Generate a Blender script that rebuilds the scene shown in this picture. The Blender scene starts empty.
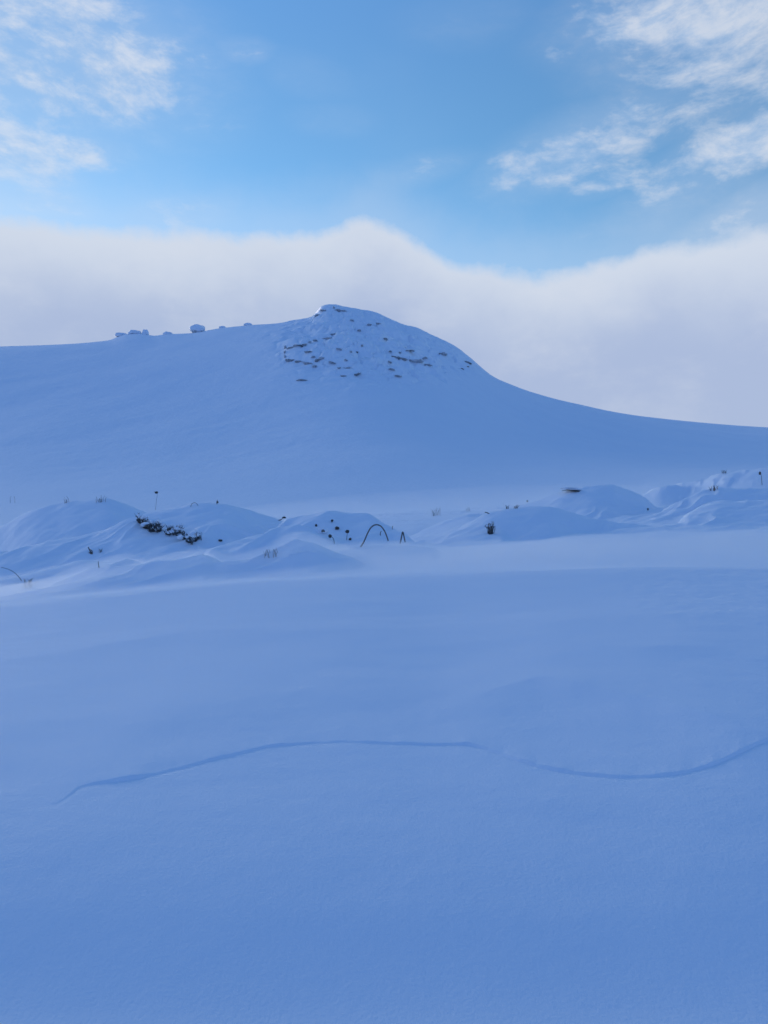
import bpy, math, random
import numpy as np
from mathutils import Vector, noise as mnoise

random.seed(7)
scene = bpy.context.scene
COL = scene.collection
R = math.radians

# ------------------------------------------------------------------ frame of reference
# eye at (0,0,EYE), level lens; image point (px,row) <-> direction (px-384, F, HOR-row)/F
W, H, F, HOR, EYE = 768, 1024, 740.0, 540.0, 1.5
SUN_EL, SUN_AZ = 6.0, -34.0          # low winter sun behind the hill, to the left


# ------------------------------------------------------------------ numeric helpers
def pchip(x, y, q):
    x = np.asarray(x, float); y = np.asarray(y, float); q = np.clip(np.asarray(q, float), x[0], x[-1])
    h = np.diff(x); d = np.diff(y) / h
    m = np.zeros_like(y)
    if len(x) > 2:
        w1 = 2 * h[1:] + h[:-1]; w2 = h[1:] + 2 * h[:-1]
        ok = d[:-1] * d[1:] > 0
        with np.errstate(divide='ignore', invalid='ignore'):
            hm = (w1 + w2) / (w1 / d[:-1] + w2 / d[1:])
        m[1:-1] = np.where(ok, hm, 0)
    m[0], m[-1] = d[0], d[-1]
    i = np.clip(np.searchsorted(x, q, side='right') - 1, 0, len(x) - 2)
    t = (q - x[i]) / h[i]
    return ((1 + 2 * t) * (1 - t) ** 2 * y[i] + t * (1 - t) ** 2 * h[i] * m[i]
            + t * t * (3 - 2 * t) * y[i + 1] + t * t * (t - 1) * h[i] * m[i + 1])


def sstep(a, b, x):
    t = np.clip((x - a) / (b - a), 0, 1)
    return t * t * (3 - 2 * t)


_rng = np.random.RandomState(11)
_PERM = _rng.permutation(1024)
_ANG = _rng.rand(1024) * 2 * np.pi
_GX, _GY = np.cos(_ANG), np.sin(_ANG)


def perlin(x, y, seed=0):
    xi = np.floor(x).astype(np.int64); yi = np.floor(y).astype(np.int64)
    xf = x - xi; yf = y - yi
    u = xf ** 3 * (xf * (xf * 6 - 15) + 10); v = yf ** 3 * (yf * (yf * 6 - 15) + 10)

    def g(ix, iy, dx, dy):
        k = _PERM[(_PERM[(ix + seed * 57) & 1023] + iy) & 1023]
        return _GX[k] * dx + _GY[k] * dy
    a = g(xi, yi, xf, yf); b = g(xi + 1, yi, xf - 1, yf)
    c = g(xi, yi + 1, xf, yf - 1); e = g(xi + 1, yi + 1, xf - 1, yf - 1)
    return (a + u * (b - a) + v * ((c + u * (e - c)) - (a + u * (b - a)))) * 1.4


def fbm(x, y, oct=4, seed=0, gain=.5):
    s = 0; a = 1; n = 0
    for k in range(oct):
        s = s + a * perlin(x, y, seed + k); n += a
        x = x * 2.03 + 3.1; y = y * 2.03 + 7.7; a *= gain
    return s / n


# ------------------------------------------------------------------ terrain grid
LIM = math.atan(1.12)
a_front = np.tan(np.linspace(-LIM, LIM, 3))          # placeholder, replaced below
step = 1.3 / F
core = np.arange(-0.60, 0.6001, step)
side_l = np.tan(np.linspace(-LIM, math.atan(-0.60), 40))[:-1]
side_r = np.tan(np.linspace(math.atan(0.60), LIM, 40))[1:]
az = np.concatenate([np.arctan(side_l), np.arctan(core), np.arctan(side_r),
                     np.linspace(LIM, 2 * math.pi - LIM, 60)[1:-1]])
rowsY = np.concatenate([np.linspace(.35, 2.0, 40)[:-1], np.arange(2.0, 2.9, .012), np.arange(2.9, 4.0, .005), np.arange(4.0, 4.75, .009),
                        np.arange(4.75, 8.8, .018), np.arange(8.8, 22, .045), np.arange(22, 60, .28),
                        np.arange(60, 400, .75), np.geomspace(400, 4000, 40)])
NR, NC = len(rowsY), len(az)
azw = np.where(az > math.pi, az - 2 * math.pi, az)
azc = np.clip(azw, -LIM, LIM)
rad = rowsY[:, None] / np.cos(azc)[None, :]
X = rad * np.sin(azw)[None, :]
Yw = rad * np.cos(azw)[None, :]
PX = 384 + F * np.tan(azc)                            # design column of every grid column
Yd = np.repeat(rowsY[:, None], NC, 1)                 # design depth


def zrow(Y, row):
    return EYE + Y * (HOR - row) / F


KP = [-440, 0, 384, 768, 1210]
KN = [  # depth, rows at KP
    (2.10, 1024, 1024, 1024, 1024, 1024), (2.53, 902, 900, 900, 902, 906), (2.78, 855, 852, 850, 850, 853), (3.125, 810, 804, 800, 798, 800),
    (3.60, 765, 756, 750, 748, 750), (4.635, 712, 694, 680, 674, 676), (6.25, 668, 645, 620, 611, 612),
    (8.20, 640, 611, 579.5, 572, 578), (9.50, 628, 604, 573, 563, 564), (12.0, 606, 590, 560, 547, 545),
    (16.0, 580, 571, 544, 525, 518), (22.0, 556, 551, 529, 504.5, 494), (30.0, 538, 535, 519, 496, 485),
    (45.0, 522, 521, 511, 489, 477), (60.0, 511, 510, 505, 483, 470)]
SKY = [(-440, 372), (-300, 360), (-150, 350), (0, 346.5), (50, 345), (100, 341.5), (110, 340), (118, 336.8), (128, 334.2), (138, 333.8), (147, 335), (155, 335.8), (165, 334.5), (190, 333.5), (220, 328.5),
       (250, 325.5), (280, 323.5), (292, 320.5), (302, 319), (312, 316.5), (317, 311), (321, 306.5), (329, 304.5), (334, 304.8),
       (345, 307), (358, 309), (375, 312.5), (390, 319), (405, 325), (418, 328.5), (430, 334.5), (445, 341), (458, 348.5), (470, 357.5), (480, 366),
       (492, 375.5), (505, 382), (520, 388), (540, 394.5), (560, 400), (580, 404.5), (610, 411), (640, 416), (700, 422.5), (768, 427.5),
       (900, 434), (1210, 446)]
DST = [(-440, 300), (0, 300), (200, 285), (290, 262), (330, 252), (400, 258), (470, 268), (560, 290), (768, 330), (1210, 360)]

Z = np.zeros((NR, NC))
kn = np.array(KN)
def gsm(v, sig):
    """smooth a per-column value over sig image units"""
    q = np.arange(-460, 1240, 2.0)
    o_ = np.argsort(PX[:len(az) - 58]); f_ = np.interp(q, PX[:len(az) - 58][o_], v[:len(az) - 58][o_])
    n_ = int(3 * sig / 2) + 1; k_ = np.exp(-.5 * (np.arange(-n_, n_ + 1) * 2 / sig) ** 2); k_ /= k_.sum()
    f_ = np.convolve(np.pad(f_, n_, mode='edge'), k_, mode='valid')
    return np.interp(PX, q, f_)


sky_row = pchip([p[0] for p in SKY], [p[1] for p in SKY], PX)
sky_d = pchip([p[0] for p in DST], [p[1] for p in DST], PX)
sky_soft = gsm(sky_row, 55); sky_d = gsm(sky_d, 60)
rows_at = np.array([pchip(KP, k[1:], PX) for k in KN])          # (nk, NC)
for j in range(NC):
    ky = kn[:, 0]; kr = rows_at[:, j]
    kz = zrow(ky, kr)
    zn = pchip(np.concatenate([[0.0, 1.2], ky, [80.0]]), np.concatenate([[0.02, .045], kz, [kz[-1] + 2.4]]), rowsY)
    D = sky_d[j]
    t0 = (HOR - kr[-1]) / F; t1 = (HOR - sky_soft[j]) / F; te = (sky_soft[j] - sky_row[j]) / F
    hs = np.array([.07, .16, .3, .5, .75, 1, 1.12, 1.5, 2.6, 6, 16])
    hS = np.array([.085, .205, .395, .655, .90, 1, .955, .62, .15, -.10, -.2])
    hy = 60 + hs * (D - 60)
    ty = np.concatenate([[30.0, 45.0, 60.0], hy])
    tt = np.concatenate([(HOR - kr[-3:]) / F, t0 + hS * (t1 - t0)])
    s_ = (rowsY - 60) / (D - 60)
    zf = EYE + rowsY * (pchip(ty, tt, rowsY) + te * sstep(.78, .99, s_) * (1 - sstep(1.02, 1.3, s_)))
    b = sstep(42, 72, rowsY)
    Z[:, j] = zn * (1 - b) + zf * b
ZB = Z.copy()

inview = (np.abs(azw) <= LIM + 1e-6)
PXg = np.repeat(PX[None, :], NR, 0)


def line_of(pts, col):
    p = [q[0] for q in pts]; v = [q[col] for q in pts]
    e = 2.0
    m0 = (pchip(p, v, [p[0] + e])[0] - v[0]) / e; m1 = (v[-1] - pchip(p, v, [p[-1] - e])[0]) / e
    return pchip(p, v, PX) + m0 * np.clip(PX - p[0], -60, 0) + m1 * np.clip(PX - p[-1], 0, 60)


def smax(a, b, k):
    m = np.maximum(a, b); d = np.abs(a - b)
    return m + np.maximum(k - d, 0) ** 2 / (4 * k)


def ridge(pts, sf, sb, rho=.15, k=.12, drop=.35, wob=0.0, seed=0):
    """a wind-carved snow ridge: crest through the given points (column,row,depth), steep face towards us, gentle back"""
    global Z
    row = line_of(pts, 1); Yc = line_of(pts, 2)
    zc = zrow(Yc, row)
    off = np.maximum(0, np.maximum(pts[0][0] - PX, PX - pts[-1][0])) / F * Yc
    zc = zc - (drop + .6) * off ** 2 / (off + .35)
    if wob:
        Yc = Yc + wob * fbm(PX / 30.0, PX * 0 + seed, 3, seed)
    d = Yc[None, :] - Yd
    fd = np.maximum(d, 0); bd = np.maximum(-d, 0)
    # face steepens then eases towards its foot
    rho = rho * .55; k = k * .6
    z = zc[None, :] - sf * (np.sqrt(fd ** 2 + rho ** 2) - rho) - sb * (np.sqrt(bd ** 2 + rho ** 2) - rho)
    near = (Yd > 8.4) & (Yd < 60) & inview[None, :]
    Z = np.where(near & (z > Z - k), smax(Z, z, k), Z)


# ---- the long crest of the near bank
crest = [(-200, 622, 8.2), (0, 609, 8.2), (100, 597.5, 8.2), (200, 588, 8.2), (300, 581.5, 8.2), (400, 577.5, 8.2), (520, 573, 8.2), (640, 569.5, 8.2), (768, 571, 8.2), (1000, 574, 8.2)]
row = line_of(crest, 1); Yc = line_of(crest, 2) + .10 * fbm(PX / 160.0, PX * 0 + 3.3, 2, 5)
zc = zrow(Yc, row)
d = Yc[None, :] - Yd
zt = zc[None, :] - .19 * (np.sqrt(np.maximum(d, 0) ** 2 + .03) - .1732) - .035 * (np.sqrt(np.maximum(-d, 0) ** 2 + .02) - .1414)
mk = (sstep(6.6, 7.6, Yd) * (1 - sstep(9.0, 11.5, Yd))) * inview[None, :]
Z = Z * (1 - mk) + mk * smax(Z, zt, .06)

# ---- hummocks (peat hags under drifted snow), far to near
ridge([(655, 489, 27.30), (690, 484, 26.60), (720, 475, 25.90), (745, 470, 25.62), (780, 467.5, 25.20), (830, 467, 25.20), (900, 474, 25.20)], .50, .16, .35, .2)
ridge([(505, 511, 21.96), (540, 499, 21.96), (560, 492, 21.96), (580, 489, 21.96), (600, 485, 22.20), (612, 485.5, 22.33), (628, 491, 22.57), (645, 499, 22.69)], .42, .30, .3, .15)
ridge([(630, 500, 26.04), (648, 492, 26.04), (662, 487, 26.04), (680, 489, 26.04), (700, 494, 26.04)], .5, .4, .3, .15)
ridge([(-90, 570, 19), (-40, 548, 18.5), (0, 527, 18.2), (20, 516, 18), (38, 508, 18), (55, 504.5, 18), (80, 500.5, 17.9), (105, 499.5, 17.8), (122, 503, 17.8), (140, 510, 17.8), (165, 522, 17.8)], .55, .25, .35, .2)
ridge([(-60, 570, 15), (0, 556, 15), (40, 547.5, 15.2), (75, 538, 15.4), (105, 530, 15.6), (130, 520, 15.8), (150, 513.5, 16), (175, 507.5, 16.2), (200, 503.8, 16.3), (220, 503.8, 16.4), (240, 508, 16.5), (262, 516, 16.6), (285, 526, 16.6)], .45, .18, .3, .2)
ridge([(280, 528, 15), (296, 520, 15), (312, 515.5, 15), (325, 513, 15), (345, 514.5, 15), (368, 517.5, 14.8), (386, 526, 14.5), (404, 534, 14)], .42, .3, .3, .15)
ridge([(405, 541, 16.67), (425, 530, 17.02), (450, 519, 17.25), (470, 514.5, 17.25), (500, 513, 17.25)], .22, .1, .4, .2)
ridge([(440, 541, 15.44), (455, 531, 15.68), (470, 522, 15.79), (487, 513.5, 15.91), (510, 509, 16.03), (532, 506.5, 16.15), (550, 508, 16.15), (570, 513, 16.26), (600, 519.5, 16.38), (640, 526, 16.38)], .50, .12, .25, .15)
ridge([(655, 519, 18.90), (672, 508, 19.20), (690, 498, 19.50), (706, 490, 19.80), (716, 488.5, 19.95), (740, 489, 19.95), (768, 488, 19.95), (850, 486, 19.95)], .5, .1, .22, .15)
ridge([(690, 512, 17.40), (702, 506.5, 17.70), (720, 503, 17.85), (745, 501.5, 18.00), (768, 501, 18.00), (850, 500, 18.00)], .35, .08, .3, .12)
ridge([(150, 570, 12.4), (180, 560, 12.8), (200, 552.5, 13), (230, 545.5, 13.2), (250, 543.5, 13.2), (265, 537.5, 13.4), (285, 532.5, 13.5), (305, 531, 13.5), (330, 536, 13.5)], .45, .2, .15, .1)
ridge([(215, 549, 13.0), (250, 541, 13.9), (285, 537, 14.2), (320, 535, 14.2), (340, 538, 14.2)], .35, .2, .2, .1)
ridge([(-30, 588, 12), (0, 581, 12.1), (25, 577, 12.2), (60, 567.5, 12.4), (88, 559.5, 12.6), (110, 560, 12.8), (130, 566, 12.8)], .42, .2, .12, .1)
ridge([(60, 580, 10.9), (80, 574, 11.0), (100, 568.5, 11.1), (118, 565, 11.2), (135, 563.5, 11.3), (147, 566, 11.3), (162, 571, 11.3)], .45, .25, .12, .08)
ridge([(0, 597, 9.9), (40, 590, 10.1), (70, 585, 10.2), (100, 580, 10.3), (130, 575, 10.4), (160, 568, 10.6), (200, 562, 10.8)], .30, .12, .10, .08)
ridge([(185, 576, 10.4), (215, 571.5, 10.5), (245, 565.5, 10.7), (268, 557, 10.9), (283, 550, 11), (295, 547, 11), (312, 546, 11), (330, 550, 11), (350, 556, 11)], .42, .22, .14, .08)
ridge([(300, 556, 12.2), (340, 551, 12.3), (370, 548, 12.4), (400, 546, 12.5), (430, 547, 12.6)], .2, .1, .2, .08)

# ---- finer forms, everywhere in metres on the ground
mid = sstep(8.4 + 3.0 * sstep(250, 500, PXg), 10.5 + 4.5 * sstep(250, 500, PXg), Yd) * (1 - sstep(30, 60, Yd))
Z += mid * (.075 * fbm(X / 1.6 + .35 * Yw, Yw / 1.0, 4, 21) + .012 * fbm(X / .35 + .5 * Yw, Yw / .22, 3, 25))
# sastrugi: streaks combed by the wind, running to the right and away
su = (X * .80 + Yw * .6); sv = (Yw * .80 - X * .6)
wr = 1 - 2 * np.abs(fbm(su / 3.4, sv / 1.0 + .5 * fbm(X / 1.5, Yw / 1.5, 2, 31), 3, 33))
Z += mid * (.11 * np.maximum(wr, 0) ** 2.2 * sstep(-.25, .35, fbm(X / 4.0, Yw / 4.0, 2, 36)) + .02 * fbm(su / 1.6, sv / .30, 3, 37))
nearm = 1 - sstep(8.0, 11, Yd)
Z += nearm * sstep(1.6, 3.2, Yd) * (.022 * fbm(X / 2.4, Yw / 1.1, 3, 41) + .005 * fbm(X / .55 + Yw * .3, Yw / .28, 3, 45))
Z += nearm * (.0007 * fbm(X / .06, Yw / .045, 2, 49))
rough = np.clip(sstep(520, 700, PXg) * sstep(5.3, 6.2, Yd), 0, 1) * nearm
Z += rough * .007 * fbm(X / .14, Yw / .13, 3, 51)


# ---- wind-slab edges on the near bank
def depth_at(rowv, zgrid=None):
    """depth of the un-edged surface at an image row, per column"""
    zg = ZB if zgrid is None else zgrid
    pr = HOR - (zg - EYE) / Yd * F
    sel = rowsY < 7.9
    out = np.empty(NC)
    for j in range(NC):
        out[j] = np.interp(-rowv[j], -pr[sel, j], rowsY[sel])
    return out


def slab_edge(pts, hpts, w=.012, back=.5, ragged=.008, groove=.3, seed=60, flip=False, rs=28.0):
    global Z
    row = line_of(pts, 1)
    Ye = depth_at(row) + ragged * fbm(PX / rs, PX * 0 + seed, 3, seed, .5)
    Ye = Ye + .7 * ragged * np.exp(-((PX - 150) / 60.0) ** 2) * fbm(PX / 6.0, PX * 0 + seed, 3, seed + 9, .6)
    hh = np.interp(PX, [q[0] for q in hpts], [q[1] for q in hpts], left=0, right=0)
    hh = gsm(hh, 14)
    hv = gsm(hh, 5) * 1.3 * fbm(PX / 38.0, PX * 0 + seed + .5, 3, seed + 3)
    d = Yd - Ye[None, :]
    if not flip:
        prof = sstep(-.5 * w, .5 * w, d) * np.exp(-np.maximum(d, 0) / back)
        loc = sstep(-.5 * w, .5 * w, d) * np.exp(-(np.maximum(d, 0) / .10) ** 2)
        prof -= groove * np.exp(-((d + .9 * w) / (1.4 * w)) ** 2)
    else:
        loc = 0 * d; prof = 7.0 * np.exp(-(np.sqrt(d * d + w * w * .2) - w * .447) / np.where(d < 0, back, 1.4))
    Z += np.where((Yd < 8.2) & inview[None, :], .25 * (hh[None, :] * prof + hv[None, :] * loc), 0)


slab_edge([(-120, 800), (0, 798), (36, 796.5), (44, 801), (52, 806), (60, 803), (70, 796), (80, 788.5), (130, 781), (180, 770), (230, 757), (285, 746), (340, 743), (400, 744),
           (466, 745), (482, 748.5), (500, 754.5), (522, 762), (548, 769), (580, 774.5), (630, 779), (670, 777.5), (710, 769.5), (740, 758.5), (768, 747), (820, 730)],
          [(-100, .012), (0, .004), (36, .003), (50, .0), (66, .006), (80, .028), (160, .036), (230, .028), (300, .018), (400, .018), (455, .022), (470, .040), (500, .040), (530, .034), (600, .030), (740, .030), (820, .02), (860, 0)])
slab_edge([(420, 712), (466, 700), (500, 690.5), (540, 683.5), (575, 689.5), (620, 700), (650, 706), (700, 722), (745, 735), (800, 744)],
          [(430, 0), (520, .020), (560, .028), (700, .028), (770, .020), (830, 0)], w=.05, back=.4, ragged=.04, rs=60.0, seed=71, flip=True)
slab_edge([(480, 634), (540, 640), (600, 650), (650, 654), (700, 653), (768, 660), (860, 668)],
          [(480, 0), (560, .010), (700, .018), (800, .014), (870, 0)], w=.06, back=.4, ragged=.05, rs=70.0, seed=77, flip=True)
slab_edge([(-60, 668), (40, 660), (120, 646), (200, 636), (300, 634), (420, 640)],
          [(-60, 0), (60, .016), (200, .018), (330, .010), (420, 0)], w=.10, back=.5, ragged=.1, rs=90.0, seed=83, flip=True)
slab_edge([(60, 742), (160, 722), (260, 700), (360, 688), (440, 690)],
          [(60, 0), (180, .010), (340, .012), (440, 0)], w=.06, back=.4, ragged=.08, rs=90.0, seed=87, flip=True)

# ---- the hill: soft gullies, wind texture, the crag
prow = HOR - (Z - EYE) / Yd * F
hs = (Yd - 60) / (sky_d[None, :] - 60)
hm = sstep(.02, .25, hs) * (1 - sstep(1.0, 1.3, hs))
calm = 1 - .8 * sstep(.8, 1.0, hs)
Z += hm * calm * (1.5 * fbm(X / 55, Yw / 60, 3, 91) + .10 * fbm((X * .8 + Yw * .6) / 14, (Yw * .8 - X * .6) / 5, 4, 95))
Z += hm * .07 * fbm(X / 2.2, Yw / 2.6, 3, 97)


def blob(cx, cy, rx, ry, p=2.0):
    return np.exp(-(np.abs((PXg - cx) / rx) ** p + np.abs((prow - cy) / ry) ** p))


onhill = (hs > .3) & (hs < 1.12)
crag = np.where(onhill, np.clip(blob(345, 340, 60, 33, 2.6) + .9 * blob(420, 358, 50, 22, 2.6), 0, 1), 0)
ph = (Z / 2.6) + .9 * fbm(X / 9, Yw / 9, 3, 101)
fr = ph - np.floor(ph)
terr = (np.floor(ph) + sstep(.0, .42, fr)) - ph              # stepped ledges
rug = np.abs(fbm(X / 4.5, Yw / 5.5, 4, 107))


def blocks(x, y, seed):
    """angular blocks: a random height per Voronoi cell, eased a little at the joints"""
    best = np.full(x.shape, 9.0); sec = np.full(x.shape, 9.0); val = np.zeros(x.shape)
    xi = np.floor(x).astype(np.int64); yi = np.floor(y).astype(np.int64)
    for ox in (-1, 0, 1):
        for oy in (-1, 0, 1):
            k = _PERM[(_PERM[(xi + ox + seed) & 1023] + yi + oy) & 1023]
            d_ = np.hypot(xi + ox + .15 + .7 * ((k * 37 % 101) / 101.0) - x, yi + oy + .15 + .7 * ((k * 61 % 103) / 103.0) - y)
            nb = d_ < best
            sec = np.where(nb, best, np.minimum(sec, d_)); val = np.where(nb, (k * 17 % 97) / 97.0, val); best = np.where(nb, d_, best)
    return (val - .5) * sstep(0, .22, sec - best) - .25 * (1 - sstep(0, .12, sec - best))


jx, jy = X + 1.6 * fbm(X / 5, Yw / 5, 3, 103), Yw + 1.6 * fbm(X / 5, Yw / 5, 3, 105)
top = 1 - .75 * sstep(.93, 1.0, hs)
bl = np.zeros_like(Z); i0, i1 = np.searchsorted(rowsY, (150, 330))
bl[i0:i1] = 2.2 * blocks(jx[i0:i1] / 7.5, jy[i0:i1] / 7.0, 5) + 1.3 * blocks(jx[i0:i1] / 3.4, jy[i0:i1] / 3.6, 9)
Z += crag * top * bl
Z += crag * top * (1.1 * terr * (.35 + .65 * sstep(-.15, .3, fbm(X / 14, Yw / 14, 2, 111))) - 1.3 * (rug - .2))
slab = np.where(onhill, np.clip(blob(303, 351, 18, 9.5, 6), 0, 1), 0)
Z += slab * (.9 + .5 * fbm(X / 5, Yw / 5, 3, 117))
summit = np.where(onhill, blob(331, 307.5, 13, 4.0, 4), 0)
Z += summit * top * .4

# behind and beside the photographer the moor just falls away
aw = np.abs(azw)[None, :]
fade = sstep(LIM, LIM + 1.0, aw)
zback = -.06 * rad + .25 * fbm(X / 9, Yw / 9, 3, 131) * sstep(1, 4, rad)
Z = Z * (1 - fade) + np.where(fade > 0, zback, 0) * fade

P = np.stack([X, Yw, Z], -1)
# shading normals of the whole sheet, so that ground and hill meet without a seam
dr = np.gradient(P, axis=0)
dc = np.roll(P, -1, 1) - np.roll(P, 1, 1)
N = np.cross(dc, dr); N /= np.maximum(np.linalg.norm(N, axis=-1, keepdims=True), 1e-12)
N[N[..., 2] < 0] *= -1


# ------------------------------------------------------------------ scene helpers
def tag(o, label=None, cat=None, group=None, kind=None):
    if label: o['label'] = label
    if cat: o['category'] = cat
    if group: o['group'] = group
    if kind: o['kind'] = kind
    return o


def mesh_np(name, verts, quads, normals=None, mat=None):
    me = bpy.data.meshes.new(name)
    nv, nf = len(verts), len(quads)
    me.vertices.add(nv); me.vertices.foreach_set('co', np.ascontiguousarray(verts, np.float32).ravel())
    me.loops.add(nf * 4); me.loops.foreach_set('vertex_index', np.ascontiguousarray(quads, np.int32).ravel())
    me.polygons.add(nf)
    me.polygons.foreach_set('loop_start', np.arange(0, nf * 4, 4, dtype=np.int32))
    me.update(calc_edges=True)
    me.polygons.foreach_set('use_smooth', np.ones(nf, bool))
    if normals is not None:
        me.normals_split_custom_set_from_vertices(normals.tolist())
    if mat: me.materials.append(mat)
    o = bpy.data.objects.new(name, me); COL.objects.link(o)
    return o


def grid_part(name, i0, i1, mat, cap=False):
    ii, jj = np.meshgrid(np.arange(i1 - i0), np.arange(NC), indexing='ij')
    j2 = (jj + 1) % NC
    q = np.stack([ii * NC + jj, ii * NC + j2, (ii + 1) * NC + j2, (ii + 1) * NC + jj], -1).reshape(-1, 4)
    v = P[i0:i1 + 1].reshape(-1, 3); n = N[i0:i1 + 1].reshape(-1, 3)
    if cap:                                           # close the sheet under the photographer
        c = len(v)
        v = np.vstack([v, [[0, 0, .02]]]); n = np.vstack([n, [[0, 0, 1.0]]])
        js = np.arange(0, NC - 1, 2)
        f = np.stack([np.full(len(js), c), (js + 2) % NC, js + 1, js], -1)
        q = np.vstack([q, f])
    # winding upwards
    a, b, d_ = v[q[:, 0]], v[q[:, 1]], v[q[:, 3]]
    up = np.cross(b - a, d_ - a)[:, 2] < 0
    q[up] = q[up][:, ::-1]
    return mesh_np(name, v, q, n, mat)


class MB:
    """collects tubes, blobs and so on into one mesh"""
    def __init__(s): s.v, s.f = [], []

    def tube(s, pts, r0, r1=None, n=6):
        r1 = r0 if r1 is None else r1
        pts = [Vector(p) for p in pts]; b = len(s.v); m = len(pts)
        ref = Vector((.3, 1, .2)).normalized()
        for i, p in enumerate(pts):
            t = (pts[min(i + 1, m - 1)] - pts[max(i - 1, 0)]).normalized()
            u = t.cross(ref)
            if u.length < 1e-3: u = t.cross(Vector((1, 0, 0)))
            u.normalize(); w = t.cross(u)
            r = r0 + (r1 - r0) * i / (m - 1)
            for k in range(n):
                a = 2 * math.pi * k / n
                s.v.append(p + r * (math.cos(a) * u + math.sin(a) * w))
        for i in range(m - 1):
            for k in range(n):
                k2 = (k + 1) % n
                s.f.append((b + i * n + k, b + i * n + k2, b + (i + 1) * n + k2, b + (i + 1) * n + k))
        s.f.append(tuple(b + k for k in reversed(range(n))))
        s.f.append(tuple(b + (m - 1) * n + k for k in range(n)))

    def blob(s, c, r, seg=14, ring=9, rough=.2, fr=1.2, seed=0.0, zmin=-1.0, square=1.0, rot=0.0, tilt=0.0):
        """a lumpy ellipsoid with radii r; square < 1 makes it blockier; cut flat below zmin (in radii)"""
        c = Vector(c); b = len(s.v)
        cr, sr = math.cos(rot), math.sin(rot)
        ct, st = math.cos(tilt), math.sin(tilt)
        for i in range(ring + 1):
            th = math.pi * i / ring
            for k in range(seg):
                a = 2 * math.pi * k / seg
                d_ = Vector((math.sin(th) * math.cos(a), math.sin(th) * math.sin(a), math.cos(th)))
                e = Vector([math.copysign(abs(q) ** square, q) for q in d_])
                nz = 1 + rough * (mnoise.noise(d_ * fr + Vector((seed, seed * 1.7, -seed))) + .5 * mnoise.noise(d_ * fr * 2.3 + Vector((-seed, seed, seed * .3))))
                q = e * nz
                q.z = max(q.z, zmin)
                x, y, z = q.x * r[0], q.y * r[1], q.z * r[2]
                x, z = x * ct + z * st, -x * st + z * ct
                s.v.append(c + Vector((x * cr - y * sr, x * sr + y * cr, z)))
        for i in range(ring):
            for k in range(seg):
                k2 = (k + 1) % seg
                s.f.append((b + i * seg + k, b + (i + 1) * seg + k, b + (i + 1) * seg + k2, b + i * seg + k2))

    def build(s, name, mat, parent=None, smooth=True):
        me = bpy.data.meshes.new(name)
        me.from_pydata([tuple(q) for q in s.v], [], s.f); me.update()
        for p in me.polygons: p.use_smooth = smooth
        me.materials.append(mat)
        o = bpy.data.objects.new(name, me); COL.objects.link(o)
        if parent: o.parent = parent
        return o


def empty(name, loc):
    o = bpy.data.objects.new(name, None); COL.objects.link(o)
    o.location = loc; o.empty_display_size = .2
    return o


prow_f = HOR - (Z - EYE) / Yd * F
front = [j for j in range(NC) if inview[j]]


def ground_at(px, row, ymin=8.3, ymax=400):
    """where the line of sight through (px,row) first meets the snow"""
    j = min(front, key=lambda k: abs(PX[k] - px))
    for i in range(NR):
        if rowsY[i] < ymin: continue
        if rowsY[i] > ymax: break
        if prow_f[i, j] <= row:
            Y = rowsY[i]
            return Vector(((px - 384) / F * Y, Y, Z[i, j]))
    sel = [i for i in range(NR) if ymin <= rowsY[i] <= ymax]
    i = min(sel, key=lambda k: prow_f[k, j])
    Y = rowsY[i]
    return Vector(((px - 384) / F * Y, Y, Z[i, j]))


def z_on(x, y):
    a = x / y; px = 384 + F * a
    j = min(front, key=lambda k: abs(PX[k] - px))
    return float(np.interp(y, rowsY, Z[:, j]))


# ------------------------------------------------------------------ materials
def new_mat(name):
    m = bpy.data.materials.new(name); m.use_nodes = True
    nt = m.node_tree; nt.nodes.clear()
    out = nt.nodes.new('ShaderNodeOutputMaterial')
    b = nt.nodes.new('ShaderNodeBsdfPrincipled')
    nt.links.new(b.outputs[0], out.inputs[0])
    return m, nt, b


def nd(nt, t, **kw):
    n = nt.nodes.new(t)
    for k, v in kw.items():
        if hasattr(n, k): setattr(n, k, v)
        else: n.inputs[k].default_value = v
    return n


def snow_mat(name, grain_scale, grain, soft_scale, soft, tint=(.86, .89, .935)):
    m, nt, b = new_mat(name)
    tc = nd(nt, 'ShaderNodeTexCoord')
    n1 = nd(nt, 'ShaderNodeTexNoise', Scale=grain_scale, Detail=3.0, Roughness=.65)
    n2 = nd(nt, 'ShaderNodeTexNoise', Scale=soft_scale, Detail=4.0, Roughness=.55)
    for n in (n1, n2): nt.links.new(tc.outputs['Object'], n.inputs['Vector'])
    b1 = nd(nt, 'ShaderNodeBump', Strength=1.0, Distance=grain)
    b2 = nd(nt, 'ShaderNodeBump', Strength=1.0, Distance=soft)
    nt.links.new(n2.outputs['Fac'], b2.inputs['Height'])
    nt.links.new(n1.outputs['Fac'], b1.inputs['Height'])
    nt.links.new(b2.outputs['Normal'], b1.inputs['Normal'])
    nt.links.new(b1.outputs['Normal'], b.inputs['Normal'])
    mx = nd(nt, 'ShaderNodeMix', data_type='RGBA')
    mx.inputs['A'].default_value = (tint[0] * .97, tint[1] * .975, tint[2] * .985, 1)
    mx.inputs['B'].default_value = (*tint, 1)
    nt.links.new(n2.outputs['Fac'], mx.inputs['Factor'])
    nt.links.new(mx.outputs['Result'], b.inputs['Base Color'])
    b.inputs['Roughness'].default_value = .75
    b.inputs['Specular IOR Level'].default_value = .15
    return m


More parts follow.
